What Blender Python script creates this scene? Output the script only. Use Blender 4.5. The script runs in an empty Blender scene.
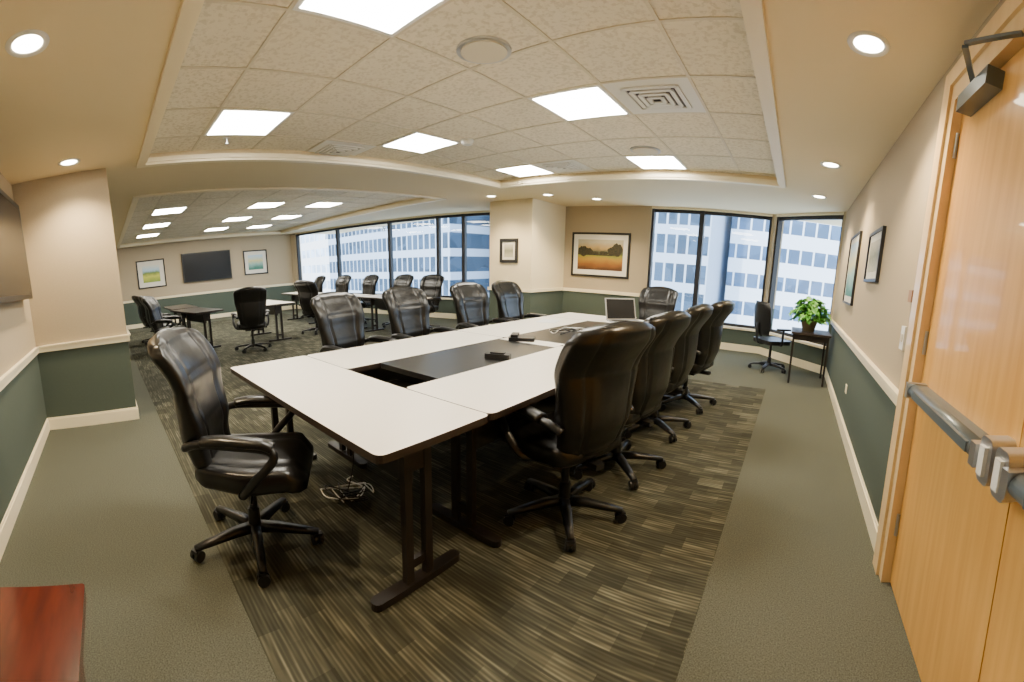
import bpy, math, random
from mathutils import Matrix, Vector
random.seed(7)
K=1.4
C=bpy.context.collection
# ------------------------------------------------------------ materials
def mat(name,col,rough=.6,metal=0,emit=None,es=0,spec=None,coat=0):
    m=bpy.data.materials.new(name);m.use_nodes=True
    b=m.node_tree.nodes["Principled BSDF"]
    b.inputs["Base Color"].default_value=(*col,1);b.inputs["Roughness"].default_value=rough;b.inputs["Metallic"].default_value=metal
    if emit: b.inputs["Emission Color"].default_value=(*emit,1);b.inputs["Emission Strength"].default_value=es
    if spec is not None: b.inputs["Specular IOR Level"].default_value=spec
    if coat: b.inputs["Coat Weight"].default_value=coat
    return m
def N(m,t,**kw):
    n=m.node_tree.nodes.new(t)
    for k,v in kw.items(): setattr(n,k,v)
    return n
def L(m,a,b): m.node_tree.links.new(a,b)
def bs(m): return m.node_tree.nodes["Principled BSDF"]
def noisy(m,c1,c2,scale=(1,1,1),ns=50,det=3,lo=.35,hi=.65,bump=0,bdist=.01):
    tc=N(m,"ShaderNodeTexCoord");mp=N(m,"ShaderNodeMapping");mp.inputs["Scale"].default_value=scale
    nz=N(m,"ShaderNodeTexNoise");nz.inputs["Scale"].default_value=ns;nz.inputs["Detail"].default_value=det
    r=N(m,"ShaderNodeValToRGB");r.color_ramp.elements[0].position=lo;r.color_ramp.elements[1].position=hi
    r.color_ramp.elements[0].color=(*c1,1);r.color_ramp.elements[1].color=(*c2,1)
    L(m,tc.outputs["Object"],mp.inputs[0]);L(m,mp.outputs[0],nz.inputs["Vector"]);L(m,nz.outputs[0],r.inputs[0]);L(m,r.outputs[0],bs(m).inputs["Base Color"])
    if bump:
        b=N(m,"ShaderNodeBump");b.inputs["Strength"].default_value=bump;b.inputs["Distance"].default_value=bdist
        L(m,nz.outputs[0],b.inputs["Height"]);L(m,b.outputs[0],bs(m).inputs["Normal"])
    return m
M={}
M['tan']=noisy(mat('wall_tan',(.5,.4,.3),.9),(.42,.345,.235),(.47,.39,.27),(1,1,14),60)
M['green']=noisy(mat('wall_green',(.1,.13,.11),.85),(.064,.086,.068),(.076,.101,.080),(1,1,14),60)
M['cream']=mat('cream_paint',(.84,.73,.50),.6)
M['trim']=mat('trim_paint',(.91,.81,.58),.45)
M['soffit']=mat('soffit_paint',(.80,.68,.44),.8)
M['carpet']=noisy(mat('carpet_plain',(.1,.1,.1),.95,spec=.1),(.070,.074,.058),(.140,.146,.116),(1,1,1),160,2,.3,.7,.4,.005)
# patterned carpet
m=M['pattern']=mat('carpet_pattern',(.1,.1,.1),.95,spec=.1)
tc=N(m,"ShaderNodeTexCoord")
def nz(scale,ns,det=0):
    mp=N(m,"ShaderNodeMapping");mp.inputs["Scale"].default_value=scale;n=N(m,"ShaderNodeTexNoise");n.inputs["Scale"].default_value=ns;n.inputs["Detail"].default_value=det
    L(m,tc.outputs["Object"],mp.inputs[0]);L(m,mp.outputs[0],n.inputs["Vector"]);return n.outputs[0]
def ramp(v,cols):
    r=N(m,"ShaderNodeValToRGB");r.color_ramp.interpolation='LINEAR'
    e=r.color_ramp.elements
    e[0].position=cols[0][0];e[0].color=(*cols[0][1],1);e[1].position=cols[-1][0];e[1].color=(*cols[-1][1],1)
    for p,c in cols[1:-1]:
        q=e.new(p);q.color=(*c,1)
    L(m,v,r.inputs[0]);return r.outputs[0]
br=N(m,"ShaderNodeTexBrick");br.offset=.5;br.inputs["Scale"].default_value=1;br.inputs["Brick Width"].default_value=.17;br.inputs["Row Height"].default_value=.10;br.inputs["Mortar Size"].default_value=.0
br.inputs["Color1"].default_value=(0,0,0,1);br.inputs["Color2"].default_value=(1,1,1,1)
L(m,tc.outputs["Object"],br.inputs["Vector"])
wv=N(m,"ShaderNodeTexWave");wv.wave_type='BANDS';wv.bands_direction='Y';wv.inputs["Scale"].default_value=17;wv.inputs["Distortion"].default_value=.3
L(m,tc.outputs["Object"],wv.inputs["Vector"])
st=nz((4.0,50,1),1.0,1)
def math_(op,a,b=None):
    n=N(m,"ShaderNodeMath");n.operation=op
    for i,v in enumerate((a,b)):
        if v is None: continue
        if isinstance(v,(int,float)): n.inputs[i].default_value=v
        else: L(m,v,n.inputs[i])
    return n.outputs[0]
s=math_('MULTIPLY',wv.outputs["Fac"],.17)
s=math_('ADD',s,math_('MULTIPLY',st,.75))
s=math_('ADD',s,math_('MULTIPLY',br.outputs["Color"],.24))
col=ramp(s,[(.40,(.040,.041,.030)),(.60,(.066,.066,.048)),(.74,(.112,.111,.080)),(.90,(.215,.208,.152))])
L(m,col,bs(m).inputs["Base Color"])
# acoustic tile
m=M['tile']=mat('acoustic_tile',(.7,.66,.56),.95,spec=.1)
noisy(m,(.68,.62,.49),(.83,.77,.63),(1,1,1),38,3,.38,.52,.3,.01)
M['grid']=mat('tbar_paint',(.66,.60,.46),.5)
M['panel']=mat('light_diffuser',(.9,.9,.9),.5,emit=(1,.93,.79),es=48)
M['bulb']=mat('lamp_glow',(.9,.9,.9),.5,emit=(1,.88,.66),es=34)
M['leather']=noisy(mat('black_leather',(.01,.01,.01),.3,spec=.5),(.0055,.005,.0045),(.009,.008,.007),(1,1,1),9,2,.3,.7,.16,.02)
M['plastic']=mat('black_plastic',(.010,.010,.011),.35)
M['lam']=mat('white_laminate',(.89,.83,.72),.35)
M['dark']=mat('dark_top',(.018,.017,.016),.3)
M['edge']=mat('brown_edge',(.03,.02,.015),.5)
M['legm']=mat('leg_metal',(.022,.017,.014),.45,metal=.3)
M['blk']=mat('black_frame',(.012,.012,.012),.4)
M['mull']=mat('mullion_dark',(.015,.015,.02),.5)
M['steel']=mat('brushed_steel',(.55,.56,.58),.3,metal=.85)
M['bar']=mat('bar_grey',(.14,.175,.20),.35,metal=.4)
M['brownpl']=mat('brown_sensor',(.30,.15,.06),.5)
M['white']=mat('white_plastic',(.8,.8,.76),.5)
M['matb']=mat('mat_board',(.78,.75,.66),.8)
M['screen']=mat('screen_glass',(.012,.013,.015),.25,spec=.25)
M['pot']=mat('pot_clay',(.28,.22,.12),.6)
M['paper']=mat('paper',(.85,.85,.83),.7)
M['leaf']=noisy(mat('leaf_green',(.1,.4,.05),.4),(.05,.26,.02),(.20,.52,.08),(1,1,1),12)
M['silver']=mat('laptop_silver',(.42,.42,.43),.35,metal=.5)
M['tree']=noisy(mat('tree_paint',(.02,.03,.01),.7),(.012,.018,.006),(.05,.035,.012),(1,1,1),30)
def wood(name,c1,c2,scale,rough=.35,ns=3,coat=.3):
    m=mat(name,c1,rough,coat=coat);noisy(m,c1,c2,scale,ns,6,.3,.7);return m
M['maple']=wood('maple_wood',(.66,.33,.070),(.80,.45,.120),(7,7,.5))
M['framew']=wood('frame_wood',(.78,.55,.26),(.86,.63,.33),(6,6,.5))
M['cherry']=wood('cherry_wood',(.07,.008,.004),(.14,.016,.007),(2,9,2),.2)
m=M['glass']=bpy.data.materials.new('window_glass');m.use_nodes=True;nt=m.node_tree;nt.nodes.clear()
tr=N(m,"ShaderNodeBsdfTransparent");gl=N(m,"ShaderNodeBsdfGlossy");gl.inputs["Roughness"].default_value=.02;mx=N(m,"ShaderNodeMixShader");mx.inputs[0].default_value=.03;o=N(m,"ShaderNodeOutputMaterial")
L(m,tr.outputs[0],mx.inputs[1]);L(m,gl.outputs[0],mx.inputs[2]);L(m,mx.outputs[0],o.inputs[0])
def art(name,stops,ns=3,amt=.35):
    m=mat(name,(.5,.5,.5),.6)
    tc=N(m,"ShaderNodeTexCoord");sp=N(m,"ShaderNodeSeparateXYZ");n=N(m,"ShaderNodeTexNoise");n.inputs["Scale"].default_value=ns;n.inputs["Detail"].default_value=4
    L(m,tc.outputs["Generated"],sp.inputs[0]);L(m,tc.outputs["Generated"],n.inputs["Vector"])
    a=N(m,"ShaderNodeMath");a.operation='MULTIPLY_ADD';a.inputs[1].default_value=amt;L(m,n.outputs[0],a.inputs[0]);L(m,sp.outputs[2],a.inputs[2])
    b=N(m,"ShaderNodeMath");b.operation='SUBTRACT';b.inputs[1].default_value=amt*.5;L(m,a.outputs[0],b.inputs[0])
    r=N(m,"ShaderNodeValToRGB");e=r.color_ramp.elements
    e[0].position=stops[0][0];e[0].color=(*stops[0][1],1);e[1].position=stops[-1][0];e[1].color=(*stops[-1][1],1)
    for p,c in stops[1:-1]:
        q=e.new(p);q.color=(*c,1)
    L(m,b.outputs[0],r.inputs[0]);L(m,r.outputs[0],bs(m).inputs["Base Color"]);return m
M['art1']=art('art_autumn',[(.05,(.08,.03,.006)),(.20,(.24,.09,.012)),(.34,(.36,.20,.02)),(.46,(.24,.24,.03)),(.54,(.05,.07,.02)),(.64,(.10,.09,.05)),(.74,(.40,.27,.10)),(.92,(.46,.42,.30))],4,.22)
M['art2']=art('art_meadow',[(.05,(.25,.35,.05)),(.35,(.6,.6,.08)),(.55,(.15,.25,.06)),(.7,(.4,.6,.75)),(.95,(.7,.75,.7))])
M['art3']=art('art_sea',[(.1,(.05,.2,.15)),(.4,(.3,.5,.45)),(.6,(.7,.65,.3)),(.9,(.5,.65,.75))])
M['art4']=art('art_certificate',[(.1,(.5,.48,.35)),(.5,(.25,.26,.18)),(.9,(.55,.52,.4))],8)
def facade(name,c1,c2,px,pz,fx,fz):
    m=mat(name,c1,.6,spec=.1)
    tc=N(m,"ShaderNodeTexCoord");sp=N(m,"ShaderNodeSeparateXYZ");L(m,tc.outputs["Object"],sp.inputs[0])
    def fr(o,p,f):
        d=N(m,"ShaderNodeMath");d.operation='DIVIDE';d.inputs[1].default_value=p;L(m,o,d.inputs[0])
        g=N(m,"ShaderNodeMath");g.operation='FRACT';L(m,d.outputs[0],g.inputs[0])
        h=N(m,"ShaderNodeMath");h.operation='LESS_THAN';h.inputs[1].default_value=f;L(m,g.outputs[0],h.inputs[0]);return h.outputs[0]
    u=N(m,"ShaderNodeMath");u.operation='MULTIPLY';L(m,fr(sp.outputs[0],px,fx),u.inputs[0]);L(m,fr(sp.outputs[2],pz,fz),u.inputs[1])
    vo=N(m,"ShaderNodeTexVoronoi");vo.inputs["Scale"].default_value=.45;L(m,tc.outputs["Object"],vo.inputs["Vector"])
    wc=N(m,"ShaderNodeMix");wc.data_type='RGBA';wc.inputs[6].default_value=(*c2,1);wc.inputs[7].default_value=(c2[0]*2.4,c2[1]*2.4,c2[2]*2.4,1)
    L(m,vo.outputs["Color"],wc.inputs[0])
    x=N(m,"ShaderNodeMix");x.data_type='RGBA';x.inputs[6].default_value=(*c1,1);L(m,wc.outputs[2],x.inputs[7]);L(m,u.outputs[0],x.inputs[0]);L(m,x.outputs[2],bs(m).inputs["Base Color"]);return m
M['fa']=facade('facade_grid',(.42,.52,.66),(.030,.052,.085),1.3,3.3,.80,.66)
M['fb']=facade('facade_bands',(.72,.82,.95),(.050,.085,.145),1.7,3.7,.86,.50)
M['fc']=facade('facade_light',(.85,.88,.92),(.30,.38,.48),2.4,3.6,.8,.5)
# ------------------------------------------------------------ mesh builder
class MB:
    def __init__(s): s.v=[];s.f=[];s.m=[];s.sm=[];s.mats=[]
    def mi(s,k):
        if k not in s.mats: s.mats.append(k)
        return s.mats.index(k)
    def add(s,vs,fs,k,smooth=False,T=None):
        o=len(s.v)
        s.v+=[tuple(T@Vector(p)) if T else tuple(p) for p in vs]
        i=s.mi(k)
        for f in fs: s.f.append([a+o for a in f]);s.m.append(i);s.sm.append(smooth)
    def box(s,x0,x1,y0,y1,z0,z1,k,T=None):
        v=[(x,y,z) for z in(z0,z1) for y in(y0,y1) for x in(x0,x1)]
        s.add(v,[(0,2,3,1),(4,5,7,6),(0,1,5,4),(2,6,7,3),(0,4,6,2),(1,3,7,5)],k,False,T)
    def obox(s,p0,p1,z0,z1,t0,t1,k,a0=0,a1=None):
        d=Vector((p1[0]-p0[0],p1[1]-p0[1]));ln=d.length;d/=ln
        if a1 is None:a1=ln
        T=Matrix(((d.x,-d.y,0,p0[0]),(d.y,d.x,0,p0[1]),(0,0,1,0),(0,0,0,1)))
        s.box(a0,a1,t0,t1,z0,z1,k,T)
    def cyl(s,c,r,z0,z1,k,n=20,r2=None,T=None,axis=2,smooth=True):
        r2=r if r2 is None else r2
        v=[]
        for z,rr in((z0,r),(z1,r2)):
            for i in range(n):
                a=2*math.pi*i/n;p=[c[0]+rr*math.cos(a),c[1]+rr*math.sin(a),z]
                if axis==0:p=[z,p[0],p[1]]
                if axis==1:p=[p[0],z,p[1]]
                v.append(p)
        s.add(v,[(i,(i+1)%n,n+(i+1)%n,n+i) for i in range(n)],k,smooth,T)
        s.add(v,[list(range(n))[::-1],list(range(n,2*n))],k,False,T)
    def loft(s,rings,k,T=None,cap=True):
        n=len(rings[0]);v=[p for r in rings for p in r];f=[]
        for j in range(len(rings)-1):
            for i in range(n): f.append((j*n+i,j*n+(i+1)%n,(j+1)*n+(i+1)%n,(j+1)*n+i))
        if cap: f.append(list(range(n))[::-1]);f.append(list(range((len(rings)-1)*n,len(rings)*n)))
        s.add(v,f,k,True,T)
    def tube(s,pts,w,h,k,T=None,n=10,steps=5,wfn=None):
        P=[Vector(p) for p in pts];Q=[]
        for i in range(len(P)-1):
            a=P[max(i-1,0)];b=P[i];c=P[i+1];d=P[min(i+2,len(P)-1)]
            for j in range(steps):
                t=j/steps;Q.append(.5*((2*b)+(c-a)*t+(2*a-5*b+4*c-d)*t*t+(3*b-a-3*c+d)*t**3))
        Q.append(P[-1]);rings=[]
        for i,q in enumerate(Q):
            d=(Q[min(i+1,len(Q)-1)]-Q[max(i-1,0)]).normalized()
            sd=Vector((1,0,0)) if abs(d.x)<.7 else Vector((0,1,0))
            up=d.cross(sd).normalized();sd=up.cross(d).normalized()
            g=wfn(i/(len(Q)-1)) if wfn else 1
            rings.append([q+sd*w*g*math.cos(2*math.pi*m/n)+up*h*g*math.sin(2*math.pi*m/n) for m in range(n)])
        s.loft(rings,k,T)
    def slab(s,x0,x1,y0,y1,z0,z1,r,k,ke,T=None):
        pts=[]
        for cx,cy,a in((x1-r,y1-r,0),(x0+r,y1-r,90),(x0+r,y0+r,180),(x1-r,y0+r,270)):
            for i in range(5):
                t=math.radians(a+i*22.5);pts.append((cx+r*math.cos(t),cy+r*math.sin(t)))
        n=len(pts);v=[(*p,z0) for p in pts]+[(*p,z1) for p in pts]
        s.add(v,[(i,(i+1)%n,n+(i+1)%n,n+i) for i in range(n)]+[list(range(n))[::-1]],ke,False,T)
        s.add(v,[list(range(n,2*n))],k,False,T)
    def mesh(s,name):
        me=bpy.data.meshes.new(name);me.from_pydata(s.v,[],s.f)
        for k in s.mats: me.materials.append(M[k])
        me.polygons.foreach_set("material_index",s.m);me.polygons.foreach_set("use_smooth",s.sm);me.update();return me
    def obj(s,name,loc=(0,0,0),rz=0):
        return put(s.mesh(name),name,loc,rz)
def put(me,name,loc=(0,0,0),rz=0):
    o=bpy.data.objects.new(name,me);o.location=loc;o.rotation_euler=(0,0,math.radians(rz));C.objects.link(o);return o
# ------------------------------------------------------------ room shell
zs=1.83*K; zt=1.89*K; cr=.62*K
def P(x,y): return (x*K,y*K)
b=MB();b.box(-10.3*K,.6*K,-.8*K,6.1*K,-.12,0,'carpet');b.obj('floor')
b=MB();b.box(-9.3*K,-.18*K,.29*K,3.92*K,0,.003,'pattern');b.obj('carpet_inlay')
def railboard(n,p0,p1,segs,rail=True,lo=True):
    t=MB()
    for a0,a1 in segs:
        t.obox(p0,p1,cr-.035,cr+.02,-.022,0,'trim',a0,a1);t.obox(p0,p1,cr+.02,cr+.035,-.035,0,'trim',a0,a1)
    if rail: t.obj('trim_'+n)
    t=MB()
    for a0,a1 in segs:
        t.obox(p0,p1,0,.115,-.016,0,'trim',a0,a1);t.obox(p0,p1,.115,.13,-.009,0,'trim',a0,a1)
    t.obj('baseboard_'+n)
def wall(name,p0,p1,segs,extra=()):
    b=MB()
    for a0,a1 in segs:
        b.obox(p0,p1,0,cr,0,.2,'green',a0,a1);b.obox(p0,p1,cr,2.9,0,.2,'tan',a0,a1)
    for e in extra: b.obox(p0,p1,e[2],e[3],0,.2,e[4],e[0],e[1])
    b.obj('wall_'+name)
R0,R1=P(.43,4.9),P(.43,-.55);rl=5.45*K
d0=(4.9-1.48)*K;d1=(4.9-.0)*K
wall('right',R0,R1,[(0,d0),(d1,rl)],[(d0,d1,1.742*K,2.9,'tan')])
railboard('right',R0,R1,[(0,d0-.02*K),(d1+.01,rl)])
Q0,Q1=P(.43,-.55),P(-10,-.55)
wall('near',Q0,Q1,[(0,10.43*K)]);railboard('near',Q0,Q1,[(0,10.43*K)])
W0,W1=P(-10,-.55),P(-10,4.6)
wall('left',W0,W1,[(0,5.15*K)]);railboard('left',W0,W1,[(0,5.15*K)])
b=MB();x0,x1,y0,y1=-3.75*K,-3.2*K,-.55*K,.13*K
b.box(x0,x1,y0,y1,0,cr,'green');b.box(x0,x1,y0,y1,cr,zs,'tan');b.obj('wall_pier')
railboard('pier',(x1,y0),(x1,y1),[(0,.68*K+.016)])
railboard('pier_end',(x1,y1),(x0,y1),[(0,.55*K)])
def fac(n,p0,p1,opens,sill,head):
    ln=math.dist(p0,p1);b=MB();a=0
    for o0,o1,_ in opens:
        if o0>a: b.obox(p0,p1,0,cr,0,.2,'green',a,o0);b.obox(p0,p1,cr,2.9,0,.2,'tan',a,o0)
        b.obox(p0,p1,0,sill,0,.2,'green',o0,o1);b.obox(p0,p1,head,2.9,0,.2,'cream',o0,o1)
        a=o1
    if a<ln: b.obox(p0,p1,0,cr,0,.2,'green',a,ln);b.obox(p0,p1,cr,2.9,0,.2,'tan',a,ln)
    b.obj('wall_'+n)
    for o0,o1,ms in opens:
        w=MB();e=[o0]+ms+[o1]
        w.obox(p0,p1,sill-.03,sill+.01,-.05,.06,'trim',o0,o1)
        w.obox(p0,p1,sill,sill+.06,.05,.12,'mull',o0,o1);w.obox(p0,p1,head-.06,head,.05,.12,'mull',o0,o1)
        for j,x in enumerate(e):
            hw=.045
            w.obox(p0,p1,sill,head,.03,.13,'mull',max(o0,x-hw),min(o1,x+hw))
        w.obox(p0,p1,sill+.05,head-.05,.08,.085,'glass',o0+.02,o1-.02)
        w.obj('window_%s'%n)
    t=MB();t.obox(p0,p1,0,.13,-.016,0,'trim');t.obj('baseboard_'+n)
sill=.30*K+.02;head=zs-.04
F0,F1,F2=P(-3.4,5.8),P(-.41,5.8),P(.43,4.9)
fac('far',F0,F1,[((3.4-2.06)*K,2.97*K,[(3.4-1.36)*K])],sill,head)
t=MB();t.obox(F0,F1,cr-.035,cr+.03,-.025,0,'trim',0,1.34*K);t.obj('trim_far')
fac('far_bay',F1,F2,[(.06,math.dist(F1,F2)-.05,[])],sill,head)
G0,G1=P(-10,4.6),P(-4.1,5.82);gl_=math.dist(G0,G1)
fac('far_left',G0,G1,[(.25,gl_-.65*K,[2.3,4.4,6.0,6.75])],.36*K,head)
b=MB();cx0,cx1,cy0,cy1=-4.13*K,-3.4*K,4.93*K,6.0*K
b.box(cx0,cx1,cy0,cy1,0,cr,'green');b.box(cx0,cx1,cy0,cy1,cr,zs,'cream');b.obj('wall_column')
t=MB();t.box(cx0-.02,cx1+.02,cy0-.02,cy1,0,.13,'trim');t.obj('baseboard_column')
t=MB();t.box(cx0-.025,cx1+.025,cy0-.025,cy1,cr-.03,cr+.03,'trim');t.obj('trim_column')
TX0,TX1,TY0,TY1=-3.2*K,-.26*K,.40*K,4.0*K
SX0,SX1,SY0,SY1=-9.6*K,-4.35*K,.45*K,4.2*K
b=MB()
def sb(x0,x1,y0,y1): b.box(x0,x1,y0,y1,zs,zs+.3,'soffit')
sb(-10.3*K,.6*K,-.8*K,TY0);sb(TX1,.6*K,TY0,6.1*K);sb(SX1,TX0,TY0,6.1*K);sb(TX0,TX1,TY1,6.1*K)
sb(-10.3*K,SX0,TY0,6.1*K);sb(SX0,SX1,TY0,SY0);sb(SX0,SX1,SY1,6.1*K)
b.obj('ceiling')
t=MB()
for (x0,x1,y0,y1) in((TX0,TX1,TY0,TY1),(SX0,SX1,SY0,SY1)):
    for w,za,zb in((.07,zs-.022,zs),(.0,zs,zs+.04)):
        i=.03 if w==0 else .012
        t.box(x0-w,x1+w,y0-w,y0+i,za,zb,'trim');t.box(x0-w,x1+w,y1-i,y1+w,za,zb,'trim')
        t.box(x0-w,x0+i,y0+i,y1-i,za,zb,'trim');t.box(x1-i,x1+w,y0+i,y1-i,za,zb,'trim')
t.obj('trim_tray')
b=MB();b.box(TX0,TX1,TY0,TY1,zt,zt+.05,'tile');b.box(SX0,SX1,SY0,SY1,zt,zt+.05,'tile');b.obj('ceiling_tiles')
TS=.633
b=MB()
lx,ly=-1.81-TS/2,1.37-TS/2
for (x0,x1,y0,y1) in((TX0,TX1,TY0,TY1),(SX0,SX1,SY0,SY1)):
    i=math.ceil((x0-lx)/TS)
    while lx+i*TS<x1: xx=lx+i*TS;b.box(xx-.011,xx+.011,y0,y1,zt-.006,zt,'grid');i+=1
    i=math.ceil((y0-ly)/TS)
    while ly+i*TS<y1: yy=ly+i*TS;b.box(x0,x1,yy-.011,yy+.011,zt-.0055,zt,'grid');i+=1
b.obj('ceiling_grid')
b=MB();h=TS/2-.01
b.box(-h,h,-h,h,-.008,0,'white');b.box(-h+.03,h-.03,-h+.03,h-.03,-.010,-.008,'panel')
pm=b.mesh('ceiling_light_panel')
for i in(0,3,10,13,16):
    for j in(0,3,6): put(pm,'ceiling_light_panel',(-1.81-i*TS,1.37+j*TS-(TS if i>9 and j==6 else 0),zt))
b=MB();n=28
ring=lambda r,z:[(r*math.cos(2*math.pi*i/n),r*math.sin(2*math.pi*i/n),z) for i in range(n)]
b.loft([ring(.105,0),ring(.10,-.008),ring(.078,-.006),ring(.072,-.002)],'white',cap=False)
b.add(ring(.075,-.0025),[list(range(n))[::-1]],'bulb')
dm=b.mesh('recessed_downlight')
for x,y in((-1.53,-.14),(.14,1.59),(-2.93,-.11),(.125,3.15),(.1,4.3),(-3.05,4.75),(-2.6,5.2),(-3.75,4.5)):
    o=put(dm,'recessed_downlight',(x*K,y*K,zs))
    l=bpy.data.lights.new('lamp','SPOT');l.energy=160;l.color=(1,.77,.47);l.spot_size=math.radians(125);l.spot_blend=.7;l.shadow_soft_size=.06
    lo=bpy.data.objects.new('lamp',l);C.objects.link(lo);lo.parent=o;lo.location=(0,0,-.03)
c1=K*.89
b=MB();b.cyl((0,0),.165,-.012,0,'steel',32);b.cyl((0,0),.14,-.018,-.012,'grid',32);sp=b.mesh('ceiling_speaker')
put(sp,'ceiling_speaker',(-1.51*c1,1.75*c1,zt));put(sp,'ceiling_speaker',(-1.42*c1,3.73*c1,zt))
b=MB();b.box(-h,h,-h,h,-.006,0,'white')
for i,r in enumerate((.2,.15,.10,.05)):
    z=-.008-.004*i
    for s_ in(-1,1):
        b.box(-r,r,s_*r-.017,s_*r+.017,z-.01,z,'white');b.box(s_*r-.017,s_*r+.017,-r,r,z-.01,z,'white')
b.box(-.19,.19,-.19,.19,-.0075,-.006,'legm');vm=b.mesh('air_vent')
put(vm,'air_vent',(-1.81+TS,1.37+3*TS,zt));put(vm,'air_vent',(-1.81-4*TS,1.37+2*TS,zt));put(vm,'air_vent',(-1.81-2*TS,1.37+6*TS,zt))
b=MB();b.cyl((0,0),.07,-.02,0,'white',24);b.cyl((0,0),.05,-.05,-.02,'white',24,.065);b.obj('smoke_detector',(-2.64*c1,2.85*c1,zt))
b=MB();b.cyl((0,0),.035,-.004,0,'white',16);b.cyl((0,0),.01,-.05,0,'steel',10);b.cyl((0,0),.02,-.055,-.05,'steel',12)
b.obj('fire_sprinkler',(-3.3*c1,1.05*c1,zt))
# ------------------------------------------------------------ doors
xw=.43*K
b=MB();zl=1.64*K;zf=1.74*K
b.box(xw-.025,xw+.2,1.39*K,1.48*K,0,zf,'framew');b.box(xw-.025,xw+.2,.0*K,.09*K,0,zf,'framew');b.box(xw-.025,xw+.2,.09*K,1.39*K,zl,zf,'framew')
b.box(xw-.04,xw-.0251,1.43*K,1.50*K,0,zf-.06,'framew');b.box(xw-.04,xw-.0251,0,1.5*K,zf-.06,zf+.02,'framew')
b.box(xw-.025,xw-.0005,1.4801*K,1.50*K,0,zf+.0199,'framew')
b.box(xw-.025,xw-.0005,0,1.48*K,zf+.0001,zf+.0199,'framew')
b.obj('trim_door_frame')
def leaf(n,ya,yb,latch):
    b=MB();b.box(xw+.02,xw+.065,ya+.003,yb-.003,.008,zl-.004,'maple')
    zb=.71*K;xo=xw-.005
    s_=1 if latch<(ya+yb)/2 else -1
    a0,a1=sorted((latch+s_*.10,latch+s_*(yb-ya-.09)))
    rings=[]
    for yy in(a0,a1):
        rings.append([(xo-.03+.032*math.cos(t),yy,zb+.030*math.sin(t)) for t in [2*math.pi*i/14 for i in range(14)]])
    b.loft(rings,'bar');b.box(xo-.02,xw+.02,a0,a1,zb-.028,zb+.028,'bar')
    b.box(xo-.066,xo-.02,a0+.05,a1-.10,zb-.014,zb+.018,'bar')
    for e in(a0,a1): b.box(xo-.066,xw+.02,e-.018,e+.018,zb-.034,zb+.034,'steel')
    c0,c1_=sorted((latch+s_*.012,latch+s_*.085))
    b.slab(-.065,.065,-.037,.037,0,.075,.02,'steel','steel',Matrix.Translation((xw+.02,(c0+c1_)/2,zb))@Matrix.Rotation(math.radians(-90),4,'Y'))
    b.box(xo-.062,xo-.05,c0+.02,c1_-.02,zb-.04,zb+.04,'white')
    y0_,y1_=(yb-.42,yb-.12) if s_==1 else (ya+.12,ya+.42)
    b.box(xw-.05,xw+.02,y0_,y1_,zl-.10,zl-.035,'bar')
    b.cyl((xw-.015,y0_+.22),.014,zl-.035,zl-.012,'legm',10)
    T=Matrix.Translation((xw-.015,y0_+.22,zl-.02))@Matrix.Rotation(math.radians(-120),4,'Z')
    b.box(0,.26,-.011,.011,0,.010,'bar',T)
    T=Matrix.Translation((xw-.145,y0_-.005,zl-.01))@Matrix.Rotation(math.radians(-55),4,'Z')
    b.box(0,.22,-.009,.009,0,.010,'bar',T)
    for z in(.25,1.15,2.05): b.cyl((xw+.012,yb-.003 if s_==1 else ya+.003),.009,z,z+.11,'steel',8)
    b.obj('door_%d'%n)
leaf(1,.71*K,1.39*K,.71*K);leaf(2,.09*K,.71*K,.71*K)
b=MB();b.box(xw+.2,xw+.22,-.1,1.55*K,0,2.6,'blk');b.obj('wall_behind_doors')
b=MB();b.box(xw-.02,xw,1.57*K,1.62*K,.985*K,1.03*K,'brownpl');b.obj('wall_sensor')
b=MB();b.box(xw-.018,xw,1.60*K,1.655*K,.80*K,.89*K,'white');b.box(xw-.022,xw-.018,1.615*K,1.64*K,.83*K,.86*K,'grid');b.obj('card_reader')
b=MB();b.box(xw-.008,xw,3.0*K,3.06*K,.27*K,.33*K,'trim');b.obj('wall_outlet')
# ------------------------------------------------------------ pictures
def picture(name,p0,p1,z0,z1,artk,fw=.035,mw=.08,dep=.03,trees=()):
    b=MB();ln=math.dist(p0,p1)
    for a in((0,ln,z0,z0+fw),(0,ln,z1-fw,z1),(0,fw,z0+fw,z1-fw),(ln-fw,ln,z0+fw,z1-fw)): b.obox(p0,p1,a[2],a[3],-dep,-.002,'blk',a[0],a[1])
    b.obox(p0,p1,z0+fw,z1-fw,-dep*.5,-.002,'matb',fw,ln-fw)
    o=b.obj(name)
    m_=fw+mw
    a=MB();a.obox(p0,p1,z0+m_,z1-m_,-dep*.6,-dep*.5,artk,m_,ln-m_);ao=a.obj('art');ao.parent=o
    if trees:
        a=MB();d=Vector((p1[0]-p0[0],p1[1]-p0[1])).normalized();w=ln-2*m_;hh=z1-z0-2*m_
        for i,(u,v,r1,r2) in enumerate(trees):
            pts=[]
            for q in range(22):
                t=2*math.pi*q/22;g=1+random.uniform(-.16,.16)
                uu=min(max(m_+u*w+r1*w*g*math.cos(t),m_),ln-m_);zz=min(max(z0+m_+v*hh+r2*hh*g*math.sin(t),z0+m_),z1-m_)
                off=-dep*.6-.0006-.0003*i
                pts.append((p0[0]+d.x*uu-d.y*off,p0[1]+d.y*uu+d.x*off,zz))
            a.add(pts,[list(range(22))],'tree')
        to=a.obj('painted_trees');to.parent=o
    return o
picture('landscape_painting',P(-3.26,5.8),P(-2.34,5.8),(1-.17)*K,1.46*K,'art1',.04,.10,.03,
    [(.12,.62,.13,.17),(.26,.60,.09,.12),(.40,.55,.08,.06),(.58,.56,.10,.06),(.76,.62,.09,.15),(.88,.66,.11,.22),(.5,.50,.45,.025)])
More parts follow.
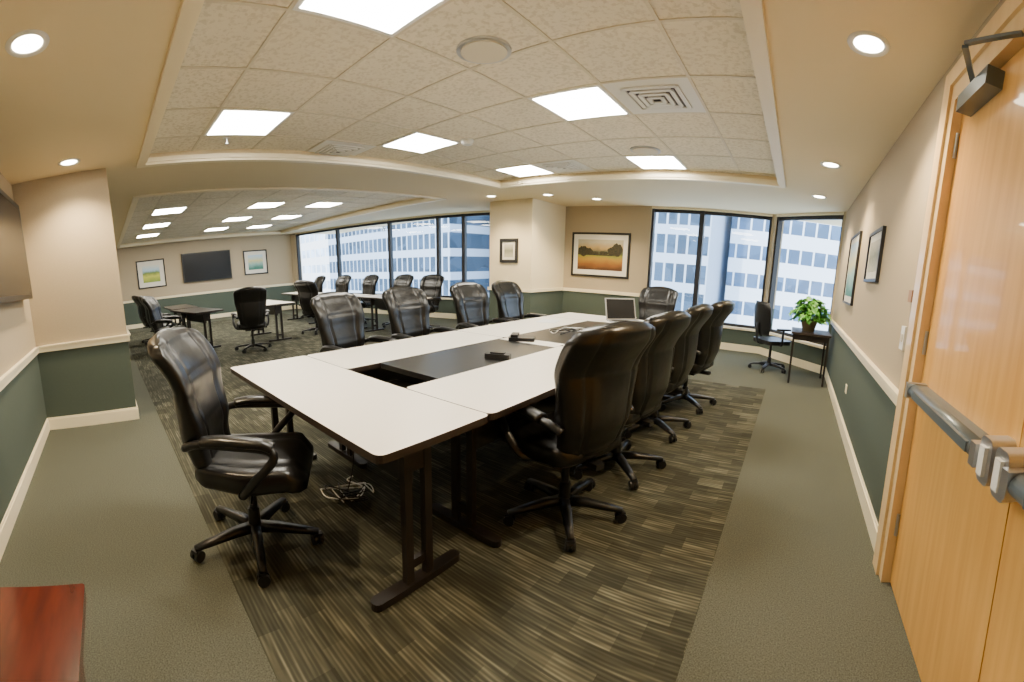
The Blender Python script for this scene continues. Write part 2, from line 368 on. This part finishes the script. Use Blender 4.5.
picture('framed_certificate',P(-3.93,4.93),P(-3.62,4.93),.99*K,1.32*K,'art4',.06,.05)
picture('framed_picture',P(.43,2.8),P(.43,2.35),1.06*K,1.36*K,'art4',.025,.06)
picture('framed_picture',P(.43,3.9),P(.43,3.3),.88*K,1.44*K,'art3',.02,.07)
picture('landscape_picture',P(-10,.80),P(-10,1.45),.87*K,1.50*K,'art2',.04,.14)
picture('landscape_picture',P(-10,3.33),P(-10,3.93),.93*K,1.5*K,'art3',.04,.12)
b=MB();b.obox(P(-10,1.85),P(-10,3.0),.90*K,1.55*K,-.09,-.005,'blk');b.obox(P(-10,1.87),P(-10,2.98),.92*K,1.53*K,-.094,-.09,'screen');b.obj('wall_television')
b=MB();b.obox(P(-1.7,-.55),P(-2.95,-.55),1.0*K,1.62*K,-.10,-.005,'blk');b.obox(P(-1.74,-.55),P(-2.91,-.55),1.03*K,1.59*K,-.102,-.10,'screen');b.obj('wall_television')
# ------------------------------------------------------------ executive chair
def interp(tab,t):
    for (a,va),(c,vc) in zip(tab,tab[1:]):
        if t<=c:
            u=(t-a)/(c-a);u=u*u*(3-2*u);return va+(vc-va)*u
    return tab[-1][1]
def base5(b,R=.33,hub=.40,leg='plastic'):
    b.cyl((0,0),.034,.10,.20,leg,16,.03);b.cyl((0,0),.022,.2,hub,'plastic',14);b.cyl((0,0),.045,.07,.115,leg,18,.04)
    for i in range(5):
        T=Matrix.Rotation(math.radians(72*i+18),4,'Z')
        r=[]
        for x,w,z0,z1 in((.02,.030,.075,.115),(.12,.028,.078,.112),(.24,.023,.068,.094),(R,.018,.060,.078)):
            r.append([(x,-w,z0),(x,w,z0),(x,w*.8,z1),(x,-w*.8,z1)])
        b.loft(r,leg,T)
        T2=T@Matrix.Translation((R-.01,0,0))@Matrix.Rotation(.5*i,4,'Z')
        b.cyl((0,.031),.029,-.026,-.008,'plastic',14,axis=0,T=T2);b.cyl((0,.031),.029,.008,.026,'plastic',14,axis=0,T=T2)
        b.cyl((0,0),.009,.03,.07,'plastic',8,T=T2);b.box(-.02,.02,-.022,.012,.038,.062,'plastic',T2)
def se(a,e): 
    c=math.cos(a);s_=math.sin(a);return math.copysign(abs(c)**e,c),math.copysign(abs(s_)**e,s_)
b=MB()
rings=[];NR=52;NP=88
for j in range(NR+1):
    t=j/NR
    z=.45+.70*t
    y=interp([(0,-.20),(.25,-.235),(.6,-.265),(1,-.385)],t)
    w=interp([(0,.17),(.1,.22),(.35,.25),(.7,.285),(.88,.29),(.97,.265),(1,.22)],t)
    th=interp([(0,.03),(.08,.055),(.3,.075),(.60,.055),(.84,.068),(.95,.055),(1,.016)],t)
    cre=math.exp(-((t-.70)/.014)**2)+.5*math.exp(-((t-.36)/.014)**2)
    r=[]
    for i in range(NP):
        cx,sy=se(2*math.pi*i/NP,.62)
        ax=abs(cx)
        g=1
        if t<.95:
            g-=.30*math.exp(-((ax-.60)/.035)**2)
            if sy>0:
                if ax<.6: g-=.12*cre
                else: g+=.10
            if sy<0: g-=.06*math.exp(-((t-.62)/.012)**2)
        r.append((w*cx,y+th*sy*g+.065*cx*cx*(.4+.6*t),z-.03*cx*cx*max(0,t-.8)*5))
    rings.append(r)
b.loft(rings,'leather')
rings=[]
for j in range(19):
    t=j/18;y=-.22+.53*t
    w=interp([(0,.20),(.1,.24),(.5,.27),(.9,.255),(1,.20)],t)
    th=interp([(0,.03),(.08,.06),(.5,.065),(.9,.06),(1,.02)],t)
    zc=.455+interp([(0,.0),(.5,-.01),(.85,0),(1,-.035)],t)
    r=[]
    for i in range(48):
        cx,sy=se(2*math.pi*i/48,.5)
        g=1-.2*math.exp(-((abs(cx)-.6)/.05)**2) if sy>0 else 1
        r.append((w*cx,y,zc+th*sy*g+(.014*cx*cx if sy>0 else 0)))
    rings.append(r)
b.loft(rings,'leather')
b.box(-.13,.13,-.14,.12,.365,.405,'plastic');b.box(-.03,.03,-.26,-.1,.37,.40,'plastic')
for s_ in(-1,1):
    b.tube([(s_*.17,.02,.40),(s_*.27,.03,.41),(s_*.315,.10,.50),(s_*.315,.19,.60),(s_*.31,.16,.645),(s_*.30,.0,.655),(s_*.285,-.15,.655),(s_*.25,-.235,.62)],.024,.020,'plastic',n=10)
    b.tube([(s_*.315,.19,.655),(s_*.313,.15,.672),(s_*.312,.08,.678),(s_*.30,-.04,.682),(s_*.29,-.13,.670)],.040,.023,'leather',n=12)
b.tube([(.10,.05,.385),(.22,.06,.385),(.29,.07,.375)],.007,.007,'plastic',n=6)
base5(b)
ec=b.mesh('executive_chair')
CH=[(-1.44,.435,-32),(-.79,1.42,72),(-.78,1.92,80),(-.79,2.52,86),(-.745,3.12,80),(-1.40,4.12,178),
    (-2.40,1.54,-80),(-2.40,2.12,-88),(-2.42,2.84,-93),(-2.40,3.38,-88),
    (-5.3,1.80,75),(-6.45,.80,-10),(-7.2,.75,5),(-5.85,.80,-25),
    (-5.9,3.05,20),(-7.9,4.0,175),(-7.1,4.1,185),(-6.3,4.15,178),(-5.5,4.25,182),(-4.85,4.3,190)]
for x,y,r in CH: put(ec,'executive_chair',(x*K,y*K,.003 if y<3.9 else 0),r)
# ------------------------------------------------------------ conference table
zT=.745
b=MB()
X0,X1=-2.10*K,-.83*K;YN=.575*K;YF=3.72*K;D=.60
def top(x0,x1,y0,y1,k='lam'): b.slab(x0,x1,y0,y1,zT-.032,zT-.0,.035,k,'edge')
top(X0,X1,YN,YN+D-.003)
ym=(YN+D+YF-D)/2
for x0,x1 in((X0,X0+D),(X1-D,X1)):
    top(x0,x1,YN+D+.003,ym-.003);top(x0,x1,ym+.003,YF-D-.003)
top(X0,X1,YF-D+.003,YF)
b.slab(X0+D+.006,X1-D-.006,YN+D+.26,ym-.1,zT-.035,zT-.001,.01,'dark','dark')
b.slab(X0+D+.006,X1-D-.006,ym+.1,YF-D-.004,zT-.035,zT-.001,.01,'dark','dark')
b.slab(X0+D+.006,X1-D-.006,ym-.09,ym+.09,zT-.035,zT-.001,.005,'lam','edge')
b.box(X0+D+.004,X1-D-.004,YN+D+.004,YN+D+.40,zT-.16,zT-.14,'dark')
def tleg(x,y,ax,ln=.5):
    T=Matrix.Translation((x,y,0))@Matrix.Rotation(math.radians(0 if ax=='y' else 90),4,'Z')
    b.slab(-.030,.030,-ln/2,ln/2,.006,.038,.028,'legm','legm',T)
    b.box(-.016,.016,.035,.075,.038,zT-.05,'legm',T);b.box(-.016,.016,-.075,-.035,.038,zT-.05,'legm',T)
    b.box(-.012,.012,-.035,.035,.10,.14,'legm',T);b.box(-.012,.012,-.035,.035,zT-.2,zT-.05,'legm',T)
    b.box(-.03,.03,-ln*.4,ln*.4,zT-.055,zT-.03,'legm',T)
for x in(X1-.16,X0+.18):
    tleg(x,YN+D/2,'y');tleg(x,YF-D/2,'y')
for xc in(X0+D/2,X1-D/2):
    for yy in(YN+D+.14,ym-.14,ym+.14,YF-D-.14): tleg(xc,yy,'x')
b.box(X0+.25,X1-.25,YN+.34,YN+.36,.42,zT-.04,'dark')
b.box(X1-D/2-.01,X1-D/2+.01,YN+D+.2,ym-.2,.42,zT-.04,'dark');b.box(X0+D/2-.01,X0+D/2+.01,YN+D+.2,ym-.2,.42,zT-.04,'dark')
b.obj('conference_table')
xm=(X0+X1)/2
zd=zT
b=MB();b.slab(-.09,.09,-.035,.035,0,.035,.015,'blk','blk');b.box(-.05,.05,-.02,.02,.035,.045,'plastic');b.obj('conference_phone',(xm+.2,YN+D+.90,zd),20)
b=MB();b.slab(-.20,.20,-.14,.14,0,.018,.015,'silver','silver');b.box(-.17,.17,-.02,.11,.018,.0195,'blk');b.box(-.05,.05,-.12,-.05,.018,.019,'plastic')
T=Matrix.Translation((0,.135,.015))@Matrix.Rotation(math.radians(-18),4,'X');b.box(-.20,.20,0,.010,0,.27,'silver',T);b.box(-.185,.185,-.002,0,.015,.255,'screen',T);b.obj('laptop',(xm+.12,YF-.40,zT),48)
b=MB();b.box(-.11,.11,-.14,.14,0,.004,'paper');b.obj('paper_sheet',(X0+.3,YF-1.0,zT),15)
b=MB();b.slab(-.11,.11,-.08,.08,0,.03,.02,'plastic','plastic');b.box(-.09,-.03,-.07,.07,.03,.055,'plastic');b.obj('desk_telephone',(xm-.1,ym+.0,zT),30)
b=MB()
for k in range(4):
    b.tube([(random.uniform(-.22,.22),random.uniform(-.3,.3),.006+.004*q%.02) for q in range(7)],.004,.004,'white' if k%2 else 'blk',n=6,steps=6)
b.obj('table_cables',(xm,ym+.75,zd))
b=MB()
for k in range(4):
    b.tube([(random.uniform(-.14,.14),random.uniform(-.14,.14),random.uniform(.008,.05)) for q in range(8)],.004,.004,'white' if k%2 else 'legm',n=6,steps=6)
b.tube([(0,0,.02),(.05,.02,.2),(.02,.06,.45),(0,.1,.70)],.004,.004,'legm',n=6)
b.obj('floor_cables',(-1.55*K,.90*K,.003))
def tbl(name,w,d,k,loc,rz=0):
    global b
    b=MB();b.slab(-w/2,w/2,-d/2,d/2,zT-.03,zT,.03,k,'edge')
    tleg(-w/2+.2,0,'y',d-.1);tleg(w/2-.2,0,'y',d-.1);b.box(-w/2+.25,w/2-.25,-.01,.01,.5,zT-.03,'dark');return b.obj(name,loc,rz)
tbl('training_table',1.5,.6,'dark',(-6.25*K,1.28*K,0),10);tbl('training_table',1.5,.6,'dark',(-7.4*K,1.25*K,0),0)
tbl('training_table',1.5,.6,'lam',(-6.1*K,2.35*K,0),0)
tbl('training_table',1.7,.6,'lam',(-7.4*K,3.6*K,0));tbl('training_table',1.7,.6,'lam',(-6.15*K,3.65*K,0));tbl('training_table',1.7,.6,'lam',(-4.9*K,3.75*K,0))
b=MB();b.slab(-.28,.28,-.33,.33,.70,.73,.02,'edge','edge')
for x in(-.24,.24):
    for y in(-.28,.28): b.box(x-.014,x+.014,y-.014,y+.014,0,.70,'legm')
b.box(-.24,.24,-.29,-.27,.62,.70,'legm');b.box(-.24,.24,.27,.29,.62,.70,'legm')
b.obj('side_table',(.19*K,4.5*K,0))
b=MB()
rr=lambda r,z,n=20:[(r*math.cos(2*math.pi*i/n),r*math.sin(2*math.pi*i/n),z) for i in range(n)]
b.loft([rr(.085,0),rr(.12,.13),rr(.128,.135),rr(.128,.16),rr(.11,.16)],'pot')
for i in range(240):
    a=random.uniform(0,6.283);e=random.uniform(-.25,1.45);R=random.uniform(.12,.31)
    p=Vector((math.cos(a)*math.cos(e)*R*.98,math.sin(a)*math.cos(e)*R*1.2,.20+math.sin(e)*R*.9))
    s_=random.uniform(.045,.075)
    T=Matrix.Translation(p)@Matrix.Rotation(a,4,'Z')@Matrix.Rotation(random.uniform(-.2,1.0),4,'Y')@Matrix.Rotation(random.uniform(-.6,.6),4,'X')
    v=[(-s_*.6,0,0),(-s_*.75,s_*.45,.006),(-s_*.1,s_*.7,.012),(s_*.6,s_*.3,.0),(s_*1.1,0,-.015),(s_*.6,-s_*.3,.0),(-s_*.1,-s_*.7,.012),(-s_*.75,-s_*.45,.006),(0,0,-.006)]
    v=[q if (T@Vector(q)).x<.34 else tuple(Vector(q)*.3) for q in v]
    b.add(v,[(8,k,(k+1)) for k in range(7)]+[(8,7,0)],'leaf',True,T)
    if i%5==0: b.tube([(0,0,.14),tuple(p*.6+Vector((0,0,.08))),tuple(p)],.003,.003,'leaf',n=5,steps=3)
b.obj('potted_pothos',(.16*K,4.50*K,.73))
b=MB();base5(b,.30,.42)
b.slab(-.235,.235,-.22,.24,.43,.49,.08,'plastic','plastic')
rings=[]
for j in range(13):
    t=j/12;z=.56+.50*t;y=-.24-.05*t;w=interp([(0,.17),(.3,.22),(.8,.215),(1,.16)],t);th=.018
    rings.append([(w*se(2*math.pi*i/24,.6)[0],y+th*se(2*math.pi*i/24,.6)[1]+.05*se(2*math.pi*i/24,.6)[0]**2,z) for i in range(24)])
b.loft(rings,'plastic')
b.tube([(0,-.1,.42),(0,-.26,.44),(0,-.29,.6),(0,-.29,.75)],.03,.012,'plastic',n=8)
for s_ in(-1,1):
    b.tube([(s_*.18,0,.43),(s_*.27,0,.44),(s_*.28,-.01,.56),(s_*.28,0,.66)],.018,.018,'plastic',n=8)
    b.slab(s_*.28-.04,s_*.28+.04,-.13,.13,.66,.69,.035,'plastic','plastic')
b.obj('task_chair',(-.22*K,4.82*K,0),-50)
b=MB();b.slab(-.64*K,-.06*K,-.54*K,-.09*K,.735,.765,.008,'cherry','cherry')
b.box(-.62*K,-.08*K,-.53*K,-.115*K,.06,.735,'cherry')
b.box(-.60*K,-.36*K,-.115*K,-.105*K,.10,.70,'cherry');b.box(-.34*K,-.10*K,-.115*K,-.105*K,.10,.70,'cherry')
b.box(-.62*K,-.08*K,-.53*K,-.13*K,0,.06,'edge');b.cyl((-.38*K,.40),.012,-.105*K,-.09*K,'steel',10,axis=1)
b.obj('cherry_credenza')
# ------------------------------------------------------------ outside
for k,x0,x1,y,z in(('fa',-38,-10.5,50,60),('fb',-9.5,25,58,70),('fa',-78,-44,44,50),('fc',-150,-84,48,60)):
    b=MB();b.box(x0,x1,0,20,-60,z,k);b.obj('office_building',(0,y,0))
sun=bpy.data.lights.new('sun','SUN');sun.energy=5.5;sun.angle=.02;sun.color=(1,.97,.92)
so=bpy.data.objects.new('sun',sun);C.objects.link(so);so.rotation_euler=(math.radians(50),0,math.radians(-20))
w=bpy.data.worlds.new('sky');bpy.context.scene.world=w;w.use_nodes=True
bg=w.node_tree.nodes["Background"];bg.inputs[0].default_value=(.70,.85,1,1);bg.inputs[1].default_value=5.0
# ------------------------------------------------------------ camera
cam=bpy.data.cameras.new('camera');co=bpy.data.objects.new('camera',cam);C.objects.link(co);bpy.context.scene.camera=co
r=math.radians
co.matrix_world=Matrix.Translation((0,0,K))@Matrix.Rotation(r(36.9),4,'Z')@Matrix.Rotation(r(90-10.2),4,'X')@Matrix.Rotation(r(.93),4,'Z')
cam.clip_start=.02
cam.lens=13;cam.type='PANO';cam.panorama_type='CENTRAL_CYLINDRICAL'
f=438.1
cam.central_cylindrical_range_u_min=-512/f;cam.central_cylindrical_range_u_max=512/f
cam.central_cylindrical_range_v_min=-341/f;cam.central_cylindrical_range_v_max=341/f;cam.central_cylindrical_radius=1
